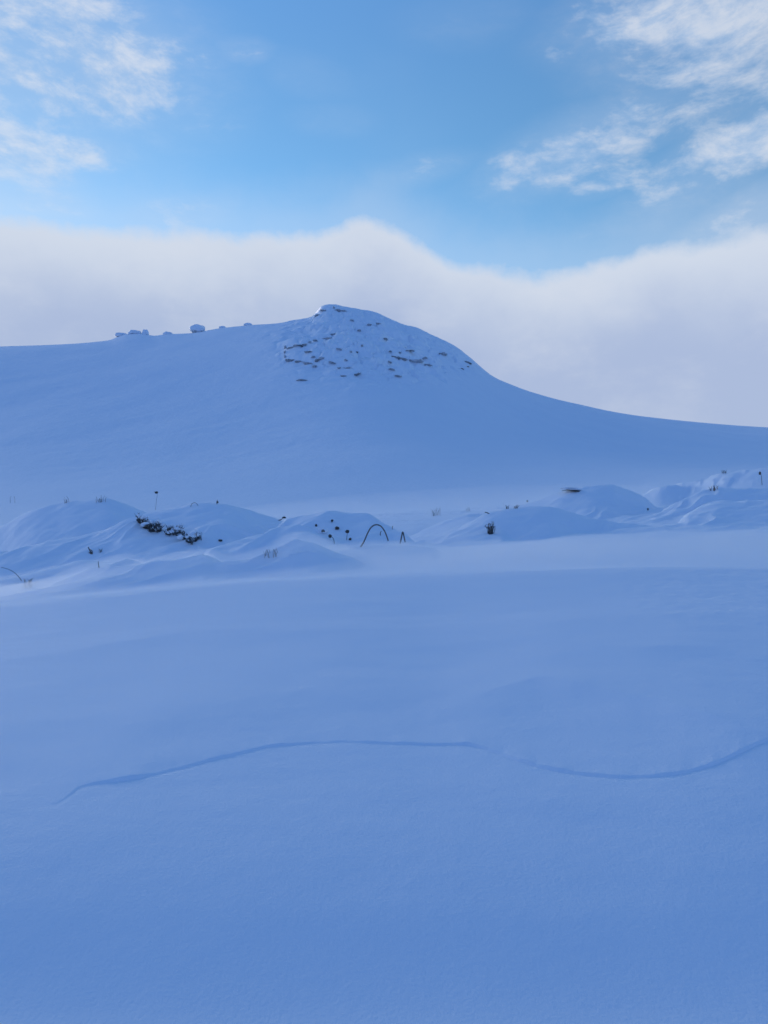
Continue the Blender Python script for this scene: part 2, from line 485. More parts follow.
M_GROUND = snow_mat('snow_surface', 70.0, .0026, 1.3, .012)
M_HILL = snow_mat('hill_snow', 1.6, .08, .22, .2)
M_CAP = snow_mat('settled_snow', 2.2, .10, .6, .1)
M_RIME = snow_mat('rime_on_stems', 60.0, .004, 9.0, .01)


def rock_mat(name='rime_dusted_rock', d=0.0):
    m, nt, b = new_mat(name)
    tc = nd(nt, 'ShaderNodeTexCoord')
    n1 = nd(nt, 'ShaderNodeTexNoise', Scale=1.1, Detail=6.0, Roughness=.65)
    nt.links.new(tc.outputs['Object'], n1.inputs['Vector'])
    cr = nd(nt, 'ShaderNodeValToRGB')
    cr.color_ramp.elements[0].position = .35 - d; cr.color_ramp.elements[0].color = (.30, .30, .315, 1)
    cr.color_ramp.elements[1].position = .66 - d; cr.color_ramp.elements[1].color = (.62, .64, .68, 1)
    e = cr.color_ramp.elements.new(.52 - d); e.color = (.52, .53, .55, 1)
    nt.links.new(n1.outputs['Fac'], cr.inputs['Fac'])
    nt.links.new(cr.outputs['Color'], b.inputs['Base Color'])
    bp = nd(nt, 'ShaderNodeBump', Strength=.8, Distance=.25)
    nt.links.new(n1.outputs['Fac'], bp.inputs['Height']); nt.links.new(bp.outputs['Normal'], b.inputs['Normal'])
    b.inputs['Roughness'].default_value = .9
    return m


def twig_mat(name, c0, c1, sc=40.0):
    m, nt, b = new_mat(name)
    tc = nd(nt, 'ShaderNodeTexCoord')
    n1 = nd(nt, 'ShaderNodeTexNoise', Scale=sc, Detail=3.0)
    nt.links.new(tc.outputs['Object'], n1.inputs['Vector'])
    mx = nd(nt, 'ShaderNodeMix', data_type='RGBA')
    mx.inputs['A'].default_value = (*c0, 1); mx.inputs['B'].default_value = (*c1, 1)
    nt.links.new(n1.outputs['Fac'], mx.inputs['Factor']); nt.links.new(mx.outputs['Result'], b.inputs['Base Color'])
    b.inputs['Roughness'].default_value = .85
    return m


M_ROCK = rock_mat(); M_RIMED = rock_mat('rime_crusted_rock', .16)
M_STALK = twig_mat('dead_stalk', (.05, .042, .036), (.17, .15, .13))
M_HEATHER = twig_mat('heather_twig', (.032, .029, .030), (.13, .115, .105))
M_PEAT = twig_mat('dark_peat', (.03, .027, .028), (.09, .08, .08), 12.0)
M_BENT = twig_mat('frosted_stem', (.07, .062, .055), (.22, .20, .18))
M_GRASS = twig_mat('frosted_grass', (.10, .09, .07), (.30, .28, .25))

# ------------------------------------------------------------------ ground and hill
i_hill = int(np.searchsorted(rowsY, 60.0))
ground = tag(grid_part('snow_ground', 0, i_hill, M_GROUND, cap=True), kind='structure')
hill = tag(grid_part('hill', i_hill, NR - 1, M_HILL), kind='structure')

# ------------------------------------------------------------------ rocks on the hill
M_PX = 1.0 / F


def ledge(parent, px, row, w, h, tilt=0.0, cap=True, seed=0.0, base=None):
    """a rock edge left bare by the wind under a pad of snow; w,h as seen, in image units at its distance"""
    g = ground_at(px, row + h * .3, 90)
    k = g.y / F
    faint = random.random() < .55
    ww, hh = w * k * random.uniform(.42, .68), max(h * k * random.uniform(.30, .46), .16)
    loc = g - parent.location
    mb = MB()
    mb.blob(loc + Vector((0, .1, hh * .25)), (ww, max(.7, ww * .45), hh), 18, 11, .95, 2.9, seed, square=.75, tilt=R(tilt))
    rk = mb.build('rock_ledge', M_RIMED if faint else M_ROCK, parent)
    if cap:
        cb = MB()
        cb.blob(loc + Vector((ww * .06, ww * .35 + .35, hh * .95)), (ww * 1.12, max(.95, ww * .62), hh * .62), 14, 9, .45, 2.0, seed + 5, square=.85, tilt=R(tilt))
        cb.build('snow_cap', M_CAP, rk)
    return rk


def outcrop(name, label, marks, cat='rocks', group=None):
    g = ground_at(marks[0][0], marks[0][1], 90)
    root = empty(name, g)
    tag(root, label, cat, group)
    for n, m_ in enumerate(marks):
        ledge(root, *m_[:4], tilt=(m_[4] if len(m_) > 4 else random.uniform(-14, 14)), seed=random.uniform(0, 50))
    return root


GR = 'bare rocks on the hill'
outcrop('rock_outcrop', 'snow plastered summit rocks with short dark cracks just under the highest point', [
    (341, 311, 9, 2.2, 10), (323, 311, 7, 1.3, 2), (334, 307.5, 2.2, 3), (317, 315.8, 6, 1.7, -8)], 'rock outcrop', GR)
outcrop('rock_outcrop', 'square snow covered crag with dark broken lower edge left of the summit', [
    (290, 360.5, 7, 2.8, 4), (299, 362, 7, 2.4, 2), (307.5, 363.5, 7, 3, 8), (313.4, 357.5, 3.6, 3.6), (317.2, 360.3, 4, 3.6), (321.3, 359, 3.6, 3.4),
    (314.5, 366, 3.2, 2.8), (309, 353.2, 8, 1.1, 2), (309, 342.5, 4, 2.2, -35), (304, 346, 5, 1.5, -12), (297, 346.8, 6, 1.3, -2), (291, 348, 5, 1.2, -4),
    (285.3, 347, 1.5, 4), (284.8, 352, 1.5, 5), (285, 357, 1.5, 3.5)], 'rock outcrop', GR)
outcrop('rock_outcrop', 'scatter of small dark rocks on the face straight below the summit', [
    (333, 335, 4, 2), (327, 338.7, 6, 1.8, -10), (315.5, 340.7, 4, 1.4), (339, 349.7, 5, 2), (351, 351.7, 3, 1.8), (357, 352.2, 2.6, 2), (362, 346.3, 1.8, 2.8),
    (346, 360.3, 3, 3.2), (332.5, 363.2, 8, 1.3, 14), (339, 368.2, 4, 1.8), (347, 368.2, 8, 1.2, -3), (343.5, 376.7, 4.5, 1.8), (357, 375.5, 5, 2.6, -22)], 'rock outcrop', GR)
outcrop('rock_outcrop', 'few tiny dark rocks high on the face just right of the summit', [
    (352, 322, 3, 1.9), (369, 326, 5, 1.8, 5), (378.6, 324.3, 4, 1.5, 8), (359, 332.2, 2.6, 2), (385, 339.7, 4, 2)], 'rock outcrop', GR)
outcrop('rock_outcrop', 'row of flat dark ledges on the right shoulder of the hill', [
    (414.7, 363.5, 11, 2.8, 0), (400, 358.8, 10, 1.9, 11), (428, 365.2, 7, 1.6, 3), (424.7, 359.3, 4, 2.2), (409.5, 351.6, 6, 1.1, -4), (400, 353.3, 3, 1.8), (390.4, 353.6, 2.5, 1.5),
    (389.7, 365.8, 2.6, 1.8), (391.5, 371.3, 4, 1.3), (398, 377, 6, 1.2)], 'rock outcrop', GR)
outcrop('rock_ledge', 'single dark rock sliver on smooth snow below the square crag', [(302.5, 380.2, 9.5, 1.5, 5)], 'rock', GR)
outcrop('rock_ledge', 'dark humped rock alone near the right skyline of the hill', [(443, 355.3, 8, 2.4, -3)], 'rock', GR)
outcrop('rock_ledge', 'pair of slanting dark slivers nearest the right skyline', [(468, 362.8, 6.5, 1.9, 20), (467.5, 366.8, 2.5, 1.1), (462, 369, 3, 1.4)], 'rocks', GR)


def boulder(px, rowbase, w, h, label, under=.22, seed=1.0, square=.9):
    j = min(front, key=lambda k: abs(PX[k] - px))
    Y = float(sky_d[j]) - 2.0
    x = (px - 384) / F * Y
    k = Y / F
    z = EYE + Y * (HOR - rowbase) / F - .12 * h * Y / F
    root = empty('boulder', (x, Y, z)); tag(root, label, 'boulder', 'boulders along the left skyline')
    ww, hh = w * k / 2, h * k
    b = MB(); b.blob((0, 0, hh * .32), (ww * .84, ww * .72, hh * .46), 20, 12, .12, 1.6, seed, square=square)
    b.build('rock', M_ROCK, root)
    c = MB(); c.blob((0, -.12, hh * (.48 + under * .38)), (ww * 1.0, ww * .9, hh * (.56 - under * .38)), 20, 12, .26, 1.7, seed + 3, square=min(1, square + .1))
    c.build('snow_cap', M_CAP, root)
    return root


boulder(198, 333, 15, 8.5, 'largest rounded boulder on the left skyline with a dark underside', .2, 2.0)
boulder(145.5, 335.5, 6.5, 6.5, 'small upright knob at the right end of the snowy mound on the skyline', .0, 5.0, .9)
boulder(135, 335, 13, 5.0, 'wide low snow covered boulder beside the upright knob', .0, 8.0, .9)
boulder(122, 337, 14, 4.0, 'sloping snow buried boulder at the far left end of the skyline rocks', .0, 11.0, 1.0)
boulder(168, 335.5, 9, 4.0, 'low snow hump between the upright knob and the largest boulder', .0, 14.0, 1.0)
boulder(222.5, 329.5, 7, 3.6, 'tiny round boulder just right of the largest skyline boulder', .2, 17.0, .9)
boulder(248, 326.8, 8.5, 3.8, 'small flat boulder nearest the summit on the left skyline', .2, 20.0, .9)


# ------------------------------------------------------------------ plants poking out of the snow
def at_px(px, row, Y):
    return Vector(((px - 384) / F * Y, Y, EYE + Y * (HOR - row) / F))


def path_px(pts, Y, base, n=5, lean=0.0):
    """smooth 3D path through points seen at (px,row) in an upright plane through the base"""
    P_ = [at_px(p[0], p[1], Y) for p in pts]
    for i, q in enumerate(P_): q.y += lean * i
    out = []
    for i in range(len(P_) - 1):
        p0 = P_[max(i - 1, 0)]; p1 = P_[i]; p2 = P_[i + 1]; p3 = P_[min(i + 2, len(P_) - 1)]
        for k in range(n):
            t = k / n
            out.append(.5 * ((2 * p1) + (p2 - p0) * t + (2 * p0 - 5 * p1 + 4 * p2 - p3) * t * t + (3 * p1 - p0 - 3 * p2 + p3) * t ** 3))
    out.append(P_[-1])
    return [q - base for q in out]


def stalk(name, label, pts, r=.008, head=None, mat=None, cat='dead stalk', group='dead stems in the snow', extra=(), ymin=8.3, lean=.01, tip=.6):
    """stem from its foot up through pts; head = (px,row,rx,rz) in image units"""
    g = ground_at(pts[0][0], pts[0][1], ymin, 60)
    Y = g.y
    root = empty(name, g); tag(root, label, cat, group)
    pp = [(pts[0][0], pts[0][1] + 3)] + list(pts)
    mb = MB(); mb.tube(path_px(pp, Y, g, lean=lean), r, r * tip, 6)
    for ex in extra: mb.tube(path_px(ex, Y, g, lean=lean), r * .8, r * .4, 5)
    mb.build('stem', mat or M_STALK, root)
    if head:
        k = Y / F
        hb = MB(); c = at_px(head[0], head[1], Y) - g
        c.y += lean * len(pp)
        hb.blob(c, (head[2] * k, head[2] * k, head[3] * k), 12, 8, .45, 2.2, random.uniform(0, 40))
        for q in range(14):                                            # loose bracts
            d_ = Vector((random.uniform(-1, 1), random.uniform(-1, 1), random.uniform(-.6, 1))).normalized()
            hb.tube([c, c + Vector((d_.x * head[2], d_.y * head[2], d_.z * head[3])) * k * 1.55], .004, .001, 4)
        hb.build('seed_head', mat or M_HEATHER, root)
    return root


def tuft(name, label, px, row, w, h, n, mat=None, r=.004, cat='grass tuft', group='grass tufts in the snow', spread=.5, ymin=8.3, lean=0.0):
    g = ground_at(px, row, ymin, 60)
    k = g.y / F
    root = empty(name, g); tag(root, label, cat, group)
    mb = MB()
    for q in range(n):
        x = random.uniform(-.5, .5) * w * k
        y = random.uniform(-.3, .3) * w * k
        zz = z_on(g.x + x, g.y + y) - g.z
        hh = h * k * random.uniform(.5, 1.05)
        dx = (random.uniform(-spread, spread) + lean) * hh
        dy = random.uniform(-spread, spread) * hh
        p0 = Vector((x, y, zz - .03)); p2 = Vector((x + dx, y + dy, zz + hh))
        p1 = (p0 + p2) / 2 + Vector((-dx * .25, -dy * .2, hh * .12))
        mb.tube([p0, p1, p2], r, r * .35, 4)
    mb.build('blades', mat or M_GRASS, root)
    return root


stalk('dead_stalk', 'tall dark stalk with a hooked seed head standing on the left hummock above the heather', [(155.5, 510), (156.3, 501), (157.2, 495), (157, 493)], .014, (156.2, 492.5, 1.7, 1.1),
      extra=[[(157, 494), (155, 491.5), (153.6, 492)], [(157, 493.5), (157.6, 491.5)]])
stalk('dead_stalk', 'pale stem arched low on the crest right of the tall hooked stalk', [(190.5, 507.5), (191.5, 504), (194.5, 502.6), (197, 504.5), (197.8, 507.5)], .007, mat=M_GRASS)
stalk('dead_stalk', 'short stub sticking up from the crest of the second left hummock', [(216.8, 504.5), (216.8, 501), (217.3, 499.8)], .010, (217, 502, .9, 1.0))
stalk('dead_stalk', 'left of two short twigs on smooth snow at the far left edge', [(10.2, 500), (10.2, 497.5), (11, 496)], .012, ymin=19)
stalk('dead_stalk', 'right of two short twigs on smooth snow at the far left edge', [(14.8, 500), (14.4, 497.5), (13.6, 496)], .012, ymin=19)
tuft('grass_tuft', 'faint frosted tuft on the left slope of the leftmost hummock crest', 67, 503, 4, 6, 8, r=.005)
tuft('grass_tuft', 'frosted grass fringe on the rounded top of the leftmost hummock', 102, 501.5, 10, 6, 16, r=.005)
stalk('dead_stalk', 'thick dark twig leaning left on the face of the leftmost hummock', [(92.5, 555.5), (90, 551.5), (87.5, 547)], .016, extra=[[(92, 555), (91.8, 551), (89.5, 549.5)], [(91.5, 554), (88.4, 552)]])
tuft('grass_tuft', 'small dark sprig just right of the thick leaning twig', 100, 552.5, 4, 4, 9, M_STALK, .005)
stalk('dead_stalk', 'thin lone stem in front of the thick leaning twig', [(99, 569), (98, 565), (97.4, 561.5)], .009)
stalk('dead_stalk', 'long thin stem bowed over the snow at the far left edge', [(22, 582), (16, 574.5), (8, 569.5), (0, 567.5)], .006)
tuft('grass_tuft', 'dark flattened tuft below the bowed stem at the far left edge', 27, 588, 9, 8, 20, M_STALK, .007, spread=1.1)
stalk('dead_stalk', 'dark round seed head low on the face of the second hummock', [(219.5, 542.5), (219.7, 541)], .006, (220, 540.5, 1.9, 1.1))
tuft('grass_tuft', 'few dark twigs at the foot of the second hummock right of the heather', 200, 541, 4, 7, 7, M_STALK, .005)
stalk('dead_stalk', 'snow tipped twig leaning right at the right foot of the second hummock', [(277.5, 521), (281, 519.5), (284.5, 517)], .012, (284, 517.4, 1.6, 1.0))
tuft('grass_tuft', 'thin dark sprigs rooted behind the low front ridge', 271, 556.5, 12, 7, 16, M_STALK, .004)
stalk('dead_stalk', 'dark twig lying along the top of the middle mound', [(336, 515.5), (330, 514.7), (326, 513.6), (323.3, 512.6)], .014)
HG = 'dark seed heads by the middle mound'
stalk('seed_stalk', 'leftmost dark seed head of the cluster on the middle mound', [(316.4, 528), (316, 526)], .006, (316, 525.4, 1.1, 1.2), group=HG, cat='seed head')
stalk('seed_stalk', 'small topmost seed head of the cluster on the middle mound', [(331.5, 523.5), (332, 521.5)], .006, (332, 520.6, 1.2, 1.2), group=HG, cat='seed head')
stalk('seed_stalk', 'wide tilted seed head in the middle of the cluster', [(335, 530.5), (336.3, 528.8)], .006, (337, 528, 2.1, 1.5), group=HG, cat='seed head')
stalk('seed_stalk', 'seed head on a stem bent down to the right in front of the mound', [(334.3, 543.5), (333.4, 539), (331.6, 536.8)], .008, (330, 536.2, 1.7, 1.6), group=HG, cat='seed head')
stalk('seed_stalk', 'tallest seed head of the cluster on a straight upright stem', [(346.6, 541), (346.9, 536), (347.2, 532.6)], .007, (347.3, 531.6, 1.9, 1.7), group=HG, cat='seed head')
stalk('seed_stalk', 'low seed head at the right foot of the tallest one', [(350, 541.5), (350, 539.8)], .006, (350, 539.2, 1.3, 1.3), group=HG, cat='seed head')
stalk('bent_stem', 'large dark stem bent into a round arch over the snow', [(360.5, 547.5), (364, 541.5), (367.5, 533.5), (371, 527.5), (375.5, 524.8), (380.5, 526), (384.5, 531), (387, 537), (388.2, 541)], .012, tip=.9, mat=M_BENT, cat='bent stem', lean=.0, ymin=10)
stalk('dead_stalk', 'short twig under the right side of the round arch', [(380.6, 536.5), (380.3, 533.5), (381.2, 531)], .010)
stalk('dead_stalk', 'tiny sprig just right of the round arch', [(392.3, 530), (392.4, 527.5), (392.8, 526)], .008)
stalk('bent_stem', 'dark stem snapped into a narrow upside down V right of the arch', [(400.3, 544), (401.3, 538), (402.7, 532.2), (404, 536.5), (405.3, 543.5)], .013, (402.7, 532.6, .9, .9), tip=.9, mat=M_BENT, cat='bent stem', lean=.0)
tuft('grass_tuft', 'faint frosted tuft on pale blowing snow right of the narrow V stem', 436, 516.5, 9, 9, 16, r=.006)
tuft('grass_tuft', 'faint sprig low on the pale snow between the frosted tuft and the shrub', 468, 512, 5, 4, 8, r=.006)
stalk('dead_stalk', 'dark twig lying on the left end of the ridge above the shrub', [(489.5, 514), (487, 512.6), (484.8, 512.2)], .013)
tuft('grass_tuft', 'small sprig on the ridge top right above the shrub', 507, 509, 3, 4, 6, M_STALK, .006)
tuft('grass_tuft', 'slanting dark sprig on the ridge between the shrub and the peat edge', 516, 508.5, 5, 4, 7, M_STALK, .007, lean=.7)
stalk('dead_stalk', 'tiny stub on the left slope of the mound with the peat edge', [(527.3, 503), (527.5, 500.5)], .014, (527.4, 501, .9, .8))
stalk('dead_stalk', 'tiny speck of a stem on open snow right of the peat mound', [(648, 511), (648.2, 508.5)], .010, (648.2, 509, .9, .9))
tuft('grass_tuft', 'dark twigs on the crest point of the right front hummock', 714, 490.5, 7, 5, 12, M_STALK, .008, spread=.8)
tuft('grass_tuft', 'pale brown sprig on the far crest at upper right', 724, 476, 4, 4, 8, M_STALK, .008)
stalk('dead_stalk', 'tall thin stalk with a bent tip at the right edge', [(762.3, 487), (762, 480), (761.5, 474.5), (760, 472)], .010, (760.7, 473.2, 1.0, 1.6))

# shrub
g = ground_at(491, 534.5, 8.3, 60); k = g.y / F
sh = empty('shrub', g); tag(sh, 'small dark twiggy shrub on the shaded face right of centre', 'shrub')
mb = MB(); rm = MB()
for q in range(22):
    a = random.uniform(0, 2 * math.pi); hh = k * random.uniform(5, 12.5); sp = random.uniform(.05, .55)
    p0 = Vector((random.uniform(-3, 3) * k, random.uniform(-2, 2) * k, -.02))
    p2 = p0 + Vector((math.cos(a) * sp * hh, math.sin(a) * sp * hh, hh))
    p1 = (p0 + p2) / 2 + Vector((random.uniform(-.02, .02), 0, .02))
    mb.tube([p0, p1, p2], .007, .003, 5)
    for e in range(3):
        s_ = p1.lerp(p2, random.random())
        mb.tube([s_, s_ + Vector((random.uniform(-.05, .05), random.uniform(-.05, .05), random.uniform(.01, .06)))], .005, .002, 4)
    if q % 5 == 0:
        rm = MB(); rm.blob(p2, (.022, .022, .018), 8, 6, .3, 2, q); rm.build('snow_tuft', M_RIME, sh)
mb.build('twigs', M_HEATHER, sh)


# heather on the cut bank of the second hummock
def heather(label, pts, up, n, seed):
    """twigs fanning out of a dark hollow along a line seen at pts"""
    random.seed(seed)
    gs = [ground_at(p[0], p[1], 12, 60) for p in pts]
    root = empty('heather_clump', gs[0]); tag(root, label, 'heather', 'heather on the hummock')
    o = gs[0]; k = o.y / F
    pb = MB()
    for a_, b_ in zip(gs[:-1], gs[1:]):
        mid_ = (a_ + b_) / 2 - o; L = (b_ - a_).length
        ang = math.atan2((b_ - a_).z, (b_ - a_).x)
        pb.blob(mid_ + Vector((0, .02, -.01)), (L * .55, .08, up * k * .19), 14, 8, .5, 2.4, seed + L, tilt=-ang)
    pb.build('peat_hollow', M_PEAT, root)
    mb = MB(); cp = MB()
    for q in range(n):
        t = random.random() * (len(gs) - 1); i = int(t); f_ = t - i
        p = gs[i].lerp(gs[i + 1], f_) - o + Vector((0, random.uniform(-.12, .02), random.uniform(-.04, .06)))
        hh = up * k * random.uniform(.4, 1.35)
        a = random.uniform(-.7, 1.0)
        p2 = p + Vector((math.sin(a) * hh, random.uniform(-.5, .1) * hh, math.cos(a) * hh * .8))
        p1 = (p + p2) / 2 + Vector((random.uniform(-.03, .03), -.03, .01))
        mb.tube([p, p1, p2], .007, .003, 4)
        for e in range(4):
            s_ = p.lerp(p2, random.uniform(.3, 1))
            mb.tube([s_, s_ + Vector((random.uniform(-.05, .05), random.uniform(-.05, .02), random.uniform(-.02, .06)))], .006, .002, 4)
        if random.random() < .30:
            cp = MB(); cp.blob(p2 + Vector((0, 0, .01)), (random.uniform(.03, .075), .045, random.uniform(.02, .045)), 9, 6, .3, 2, q); cp.build('snow_tuft', M_RIME, root)
    mb.build('twigs', M_HEATHER, root)
    return root


heather('largest dark heather patch slanting across the cut bank of the second left hummock', [(139, 521), (145, 526), (150, 530), (156, 532.5), (162, 531)], 8, 70, 3)
heather('broken heather twigs with round snow pads in the middle of the cut bank', [(167, 534), (172, 535), (177, 534), (180, 532)], 7, 34, 5)
heather('lowest heather patch at the right end of the cut bank', [(183, 536.5), (187, 541), (193, 543), (199, 539)], 5, 36, 9)

# dark peat edge on the right mound
g0 = ground_at(574, 491.5, 12, 60)
pe = empty('peat_edge', g0); tag(pe, 'thin dark strip of bare peat on the crest of the right mound', 'peat edge')
k = g0.y / F
pb = MB(); pb.tube([at_px(*q, g0.y - .1) - g0 for q in [(562, 490.8), (567, 490), (572, 490.6), (580, 491.6)]], .006, .014, 7)
pb.blob(at_px(575, 490.8, g0.y - .1) - g0, (3.6 * k, .05, .22 * k), 14, 8, .4, 2.2, 4, tilt=R(8))
pb.build('bare_peat', M_PEAT, pe)
cb = MB(); cb.blob(at_px(571, 488.9, g0.y) - g0, (10 * k, .3, 1.2 * k), 16, 8, .3, 1.8, 9, tilt=R(4)); cb.build('snow_cap', M_GROUND, pe)

# snowy lump among the seed heads
g0 = ground_at(323, 533, 8.3, 60); k = g0.y / F
sl = empty('snow_lump', g0); tag(sl, 'rounded lump of crusted snow among the dark seed heads', 'snow lump')
cb = MB(); cb.blob((0, 0, 2.2 * k), (5.5 * k, 5 * k, 3.2 * k), 18, 11, .35, 2.0, 3); cb.blob((-4.5 * k, -.03, .8 * k), (3 * k, 3 * k, 2.2 * k), 14, 9, .35, 2.0, 6)
cb.build('snow_crust', M_GROUND, sl)
hb = MB(); hb.blob((.4 * k, -4.6 * k, 2.0 * k), (1.9 * k, .5 * k, 1.4 * k), 10, 7, .4, 2, 8); hb.build('grass_core', M_GRASS, sl)


# ------------------------------------------------------------------ blowing snow: low drifting banks of fine powder
def vol_mat(name, dens, col=(.99, .99, 1.0)):
    m = bpy.data.materials.new(name); m.use_nodes = True
    nt = m.node_tree; nt.nodes.clear()
    out = nt.nodes.new('ShaderNodeOutputMaterial')
    v = nt.nodes.new('ShaderNodeVolumePrincipled')
    v.inputs['Color'].default_value = (*col, 1); v.inputs['Density'].default_value = dens
    v.inputs['Anisotropy'].default_value = .55
    nt.links.new(v.outputs[0], out.inputs['Volume'])
    return m


def drift(name, pxs, ys, thick, dens, seed, sharp=1.0):
    """a low lens of powder lying on the snow: thick(px,Y) metres, thinning to nothing at its rim"""
    nx, ny = len(pxs), len(ys)
    topv, botv = np.zeros((ny, nx, 3)), np.zeros((ny, nx, 3))
    for j, p in enumerate(pxs):
        jj = int(np.argmin(np.where(inview, np.abs(PX - p), 1e9)))
        zz = np.interp(ys, rowsY, Z[:, jj])
        x = (p - 384) / F * ys
        t = thick(p, ys)
        topv[:, j] = np.stack([x, ys, zz + t - .004], -1)
        botv[:, j] = np.stack([x, ys, zz - .03 - 0 * t], -1)
    v = np.concatenate([topv.reshape(-1, 3), botv.reshape(-1, 3)])
    n = nx * ny; q = []
    for i in range(ny - 1):
        for j in range(nx - 1):
            a, b, c, e = i * nx + j, i * nx + j + 1, (i + 1) * nx + j + 1, (i + 1) * nx + j
            q.append((a, b, c, e)); q.append((n + e, n + c, n + b, n + a))
    for i in range(ny - 1):
        for j in (0, nx - 1):
            a, e = i * nx + j, (i + 1) * nx + j
            q.append((a, e, n + e, n + a) if j == 0 else (e, a, n + a, n + e))
    for j in range(nx - 1):
        for i in (0, ny - 1):
            a, b = i * nx + j, i * nx + j + 1
            q.append((b, a, n + a, n + b) if i == 0 else (a, b, n + b, n + a))
    o = mesh_np(name, v, np.array(q), None, vol_mat(name, dens))
    return tag(o, kind='stuff')


def th1(p, ys):
    rt = float(sstep(300, 700, p))
    c = 10.6 + 1.6 * rt + .3 * math.sin(p / 190.0)
    u = (ys - c) / (2.6 + 1.8 * rt)
    amp = (.17 - .03 * float(1 - sstep(100, 500, p))) * (1 + .35 * float(fbm(np.array([p / 90.0]), np.array([1.7]), 3, 5)[0]))
    amp *= float(sstep(-420, -250, p) * (1 - sstep(950, 1130, p)))
    return amp * np.maximum(0, 1 - u * u) ** 2


drift('blowing_snow', np.arange(-430, 1140, 14.0), np.linspace(7.4, 16.9, 84), th1, .70, 3)


def th2(p, ys):
    u = (ys - 30) / 12.0; w = (p - 430) / 480.0
    a = max(0.0, 1 - w * w) ** 2
    return 1.1 * a * np.maximum(0, 1 - u * u) ** 2


drift('blowing_snow', np.arange(-50, 912, 16.0), np.linspace(18, 42, 44), th2, .025, 4)

# ------------------------------------------------------------------ light
sd = bpy.data.lights.new('sun', 'SUN'); sd.energy = 3.0; sd.angle = R(.53); sd.color = (1, .86, .70)
so = bpy.data.objects.new('sun', sd); COL.objects.link(so)
dirv = Vector((math.sin(R(SUN_AZ)) * math.cos(R(SUN_EL)), math.cos(R(SUN_AZ)) * math.cos(R(SUN_EL)), math.sin(R(SUN_EL))))
so.rotation_euler = dirv.to_track_quat('Z', 'Y').to_euler(); so.location = (-60, 90, 120)

EXPO = 1.0
ZEN_TINT = (1.15, 1.62, 2.35)
SKY_TINT = (.98, 1.32, 1.52)          # the camera's white balance leans to blue
BG = .1
world = bpy.data.worlds.new('World'); scene.world = world; world.use_nodes = True
nt = world.node_tree; nt.nodes.clear()
L = nt.links.new
out = nt.nodes.new('ShaderNodeOutputWorld'); bg = nt.nodes.new('ShaderNodeBackground'); L(bg.outputs[0], out.inputs[0])
bg.inputs['Strength'].default_value = BG
sky = nt.nodes.new('ShaderNodeTexSky'); sky.sky_type = 'NISHITA'; sky.sun_disc = False
sky.sun_elevation = R(SUN_EL); sky.sun_rotation = R(SUN_AZ)
sky.altitude = 600; sky.air_density = 1.0; sky.dust_density = .2; sky.ozone_density = 2.0
tc = nt.nodes.new('ShaderNodeTexCoord')


def math_(op, a, b=None, c=None, clamp=False):
    n = nt.nodes.new('ShaderNodeMath'); n.operation = op; n.use_clamp = clamp
    for i, q in enumerate((a, b, c)):
        if q is None: continue
        if isinstance(q, (int, float)): n.inputs[i].default_value = q
        else: L(q, n.inputs[i])
    return n.outputs[0]


def smooth(v, a, b):
    n = nt.nodes.new('ShaderNodeMapRange'); n.interpolation_type = 'SMOOTHSTEP'
    L(v, n.inputs['Value']); n.inputs['From Min'].default_value = a; n.inputs['From Max'].default_value = b
    return n.outputs['Result']


def vec(x, y, z=0.0):
    n = nt.nodes.new('ShaderNodeCombineXYZ')
    for i, q in enumerate((x, y, z)):
        if isinstance(q, (int, float)): n.inputs[i].default_value = q
        else: L(q, n.inputs[i])
    return n.outputs[0]


def wnoise(v, scale, detail=6, rough=.55, dist=0.0):
    n = nt.nodes.new('ShaderNodeTexNoise'); L(v, n.inputs['Vector'])
    n.inputs['Scale'].default_value = scale; n.inputs['Detail'].default_value = detail
    n.inputs['Roughness'].default_value = rough; n.inputs['Distortion'].default_value = dist
    return n.outputs['Fac']


def lin(c): return tuple(((q / 255 / 12.92) if q / 255 <= .04045 else ((q / 255 + .055) / 1.055) ** 2.4) for q in c)


def mixc(f, a, b):
    n = nt.nodes.new('ShaderNodeMix'); n.data_type = 'RGBA'
    if isinstance(f, (int, float)): n.inputs['Factor'].default_value = f
    else: L(f, n.inputs['Factor'])
    for q, s_ in ((a, 'A'), (b, 'B')):
        if isinstance(q, tuple): n.inputs[s_].default_value = (*q, 1)
        else: L(q, n.inputs[s_])
    return n.outputs['Result']


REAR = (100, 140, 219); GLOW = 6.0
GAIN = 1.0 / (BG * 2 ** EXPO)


def cc(c): return tuple(q * GAIN for q in lin(c))      # cloud radiance for a cloud seen with this brightness


sp = nt.nodes.new('ShaderNodeSeparateXYZ'); L(tc.outputs['Generated'], sp.inputs[0])
dx, dy, dz = sp.outputs
azn = math_('ARCTAN2', dx, dy)                                   # azimuth, 0 straight ahead
hor = math_('SQRT', math_('ADD', math_('MULTIPLY', dx, dx), math_('MULTIPLY', dy, dy)))
T = math_('DIVIDE', dz, math_('MAXIMUM', hor, .001))             # tangent of the elevation
ang = vec(azn, T)                                                # sky map in angles

